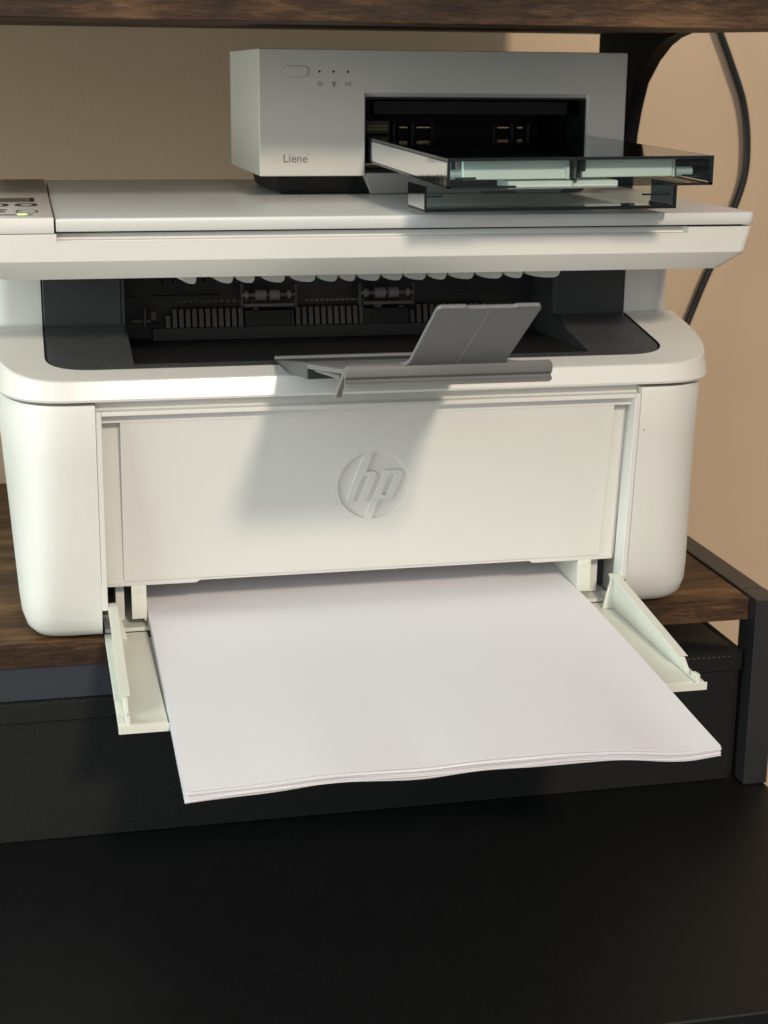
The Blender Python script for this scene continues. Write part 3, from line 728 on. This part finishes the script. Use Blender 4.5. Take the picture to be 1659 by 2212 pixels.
for (x0, x1, y0, y1, z0, z1) in ((0, CW, -.0002, t_, CH - t_, CH + .0002), (0, t_, -.0002, t_, 0, CH - t_), (CW - t_ * 1.5, CW, -.0002, t_, 0, CH - t_), (0, .030, -.0002, t_, -.0001, t_ * .8), (CW - .022, CW, -.0002, t_, -.0001, t_ * .8),
                                 (0, t_ * .7, t_, CL, CH - t_ * 1.5, CH), (CW - t_ * .7, CW, t_, CL, CH - t_ * 1.5, CH), (0, t_ * .7, t_, CL, 0, t_ * .7), (CW - t_ * .7, CW, t_, CL, 0, t_ * .7)):
    cbox(x0, x1, y0, y1, z0, z1, fr)
fr.build('edge_reflection', DARKE, cas)  # dark bars imitate internal reflection along the clear edges
cbox(.0085, .0560, .007, .0100, .0028, .0111).build('inner_tray', MINT, cas, bevel=.0006)
cbox(.0615, .1028, .007, .0100, .0032, .0113).build('inner_tray', MINT, cas, bevel=.0006)
cbox(.0015, .0050, .012, .150, .0022, .0100).build('side_liner', MINTD, cas, bevel=.0005)
cbox(.0280, .0770, .004, .022, -.0010, .0022).build('lift_plate', MINT, cas, bevel=.0006)
cbox(.1032, .1043, .008, .030, .0030, .0114).build('divider', MINT, cas, bevel=.0003)
cbox(.0566, .0571, .001, .008, .0015, .0110).build('divider', DARKE, cas)
cbox(.0600, .0612, .002, .006, .0062, .0114).build('latch', DARKE, cas)
cbox(.0540, .0556, .006, .020, .0028, .0082).build('divider', MINT, cas, bevel=.0003)
for x in (.0030, .1050):
    MB().tube([CP(x, .010, .0050), CP(x + .0075, .010, .0050)], .0022, 14).build('side_roller', mat('clear_roller', (.38, .47, .48), .15), cas)
    MB().tube([CP(x + .002, .006, .0036), CP(x + .011, .006, .0036)], .0005, 8).build('axle', DARKE, cas)
cbox(.0068, .0086, .011, .02, .0050, .0110).build('pad', mat('mauve_pad', (.33, .27, .28), .5), cas)
# dark mottled sheet under the lid, imitating the reflection of the dark mouth
cbox(.010, .095, .085, .158, .0112, .0116).build('reflection_sheet', mat('mottled_reflection', (.018, .018, .020), .35, noise=(220, .6, (1, .25, 1)), bump=(300, .8)), cas)
# lower step of the cassette
def BX(x0, x1, y0, y1, z0, z1, mb=None):
    mb = mb or MB()
    f = lambda x, y, z: Vector((x, y, z + (x - .0163) * .0075))
    return mb.hexa([f(x0, y0, z0), f(x1, y0, z0), f(x1, y1, z0), f(x0, y1, z0), f(x0, y0, z1), f(x1, y0, z1), f(x1, y1, z1), f(x0, y1, z1)])
lx0, lx1, ly0, ly1, lz0, lz1 = .0163, .1348, -.0115, .0200, .2010, .2122
def Q(pts, mb=None): return (mb or MB()).quad([Vector((x, y, z + (x - .0163) * .0075)) for x, y, z in pts])
Q([(lx0, ly0, lz0), (lx1, ly0, lz0), (lx1, ly0, lz1), (lx0, ly0, lz1)]).build('step_front', SMOKE, cas)
Q([(lx0, ly1, lz0), (lx1, ly1, lz0), (lx1, ly1, lz1), (lx0, ly1, lz1)]).build('step_rear', SMOKE, cas)
for x in (lx0, lx1): Q([(x, ly0, lz0), (x, ly1, lz0), (x, ly1, lz1), (x, ly0, lz1)]).build('step_side', SMOKE, cas)
Q([(lx0, ly0, lz0), (lx1, ly0, lz0), (lx1, ly1, lz0), (lx0, ly1, lz0)]).build('step_bottom', SMOKETOP, cas)
fr = MB()
BX(lx0, lx1, ly0 - .0002, ly0 + .0012, lz0 - .0002, lz0 + .0013, fr); BX(lx0, lx0 + .0009, ly0 - .0002, ly0 + .0012, lz0 + .0013, lz1, fr); BX(lx1 - .0012, lx1, ly0 - .0002, ly0 + .0012, lz0 + .0013, lz1, fr)
BX(lx0, lx0 + .0009, ly1, ly1 + .001, lz0, lz1, fr); BX(lx0, lx0 + .0008, ly0 + .0012, ly1, lz0 - .0002, lz0 + .0010, fr); BX(lx1 - .0008, lx1, ly0 + .0012, ly1, lz0 - .0002, lz0 + .0010, fr)
fr.build('step_reflection', DARKE, cas)  # dark colour in place of internal reflection at the step's edges
BX(lx0 + .0016, lx0 + .0090, ly0 + .004, ly0 + .005, lz0 + .0060, lz0 + .0068).build('step_tab', DARKE, cas)
BX(lx1 - .0150, lx1 - .0016, ly0 + .004, ly0 + .005, lz0 + .0055, lz0 + .0063).build('step_tab', DARKE, cas)
BX(.0440, .0600, ly0 + .006, ly0 + .007, lz0 + .0072, lz0 + .0082).build('step_slot', DARKE, cas)
BX(.0780, .0880, .0205, .055, .2110, .2126).build('feed_tab', MINT, cas, bevel=.0003)

# ------------------------------------------------------------ hanging cable in front of the wall
pts = [(.300, .38, .340), (.3120, .38, .315), (.3241, .38, .2905), (.3344, .38, .2688), (.345, .38, .2436), (.3500, .38, .218), (.3499, .38, .192), (.3421, .38, .1650), (.3350, .38, .1430), (.3231, .38, .1150), (.3128, .38, .0876), (.296, .375, .05), (.275, .37, .012), (.25, .365, -.05), (.24, .36, -.2)]
def crom(P, n=6):
    out = []
    for i in range(len(P) - 1):
        p0, p1, p2, p3 = [Vector(P[max(0, min(len(P) - 1, i + k))]) for k in (-1, 0, 1, 2)]
        for j in range(n):
            t = j / n
            out.append(.5 * ((2 * p1) + (-p0 + p2) * t + (2 * p0 - 5 * p1 + 4 * p2 - p3) * t * t + (-p0 + 3 * p1 - 3 * p2 + p3) * t ** 3))
    out.append(Vector(P[-1])); return out
c = MB().tube(crom([(x + (x + .156) * .0295, y + .032, z + (z - .2587) * .0295) for x, y, z in pts]), .0027, 12).build('power_cable', CABLE, smooth=80)
c['label'] = 'black cable hanging in a curve in front of the tan wall on the right'; c['category'] = 'cable'
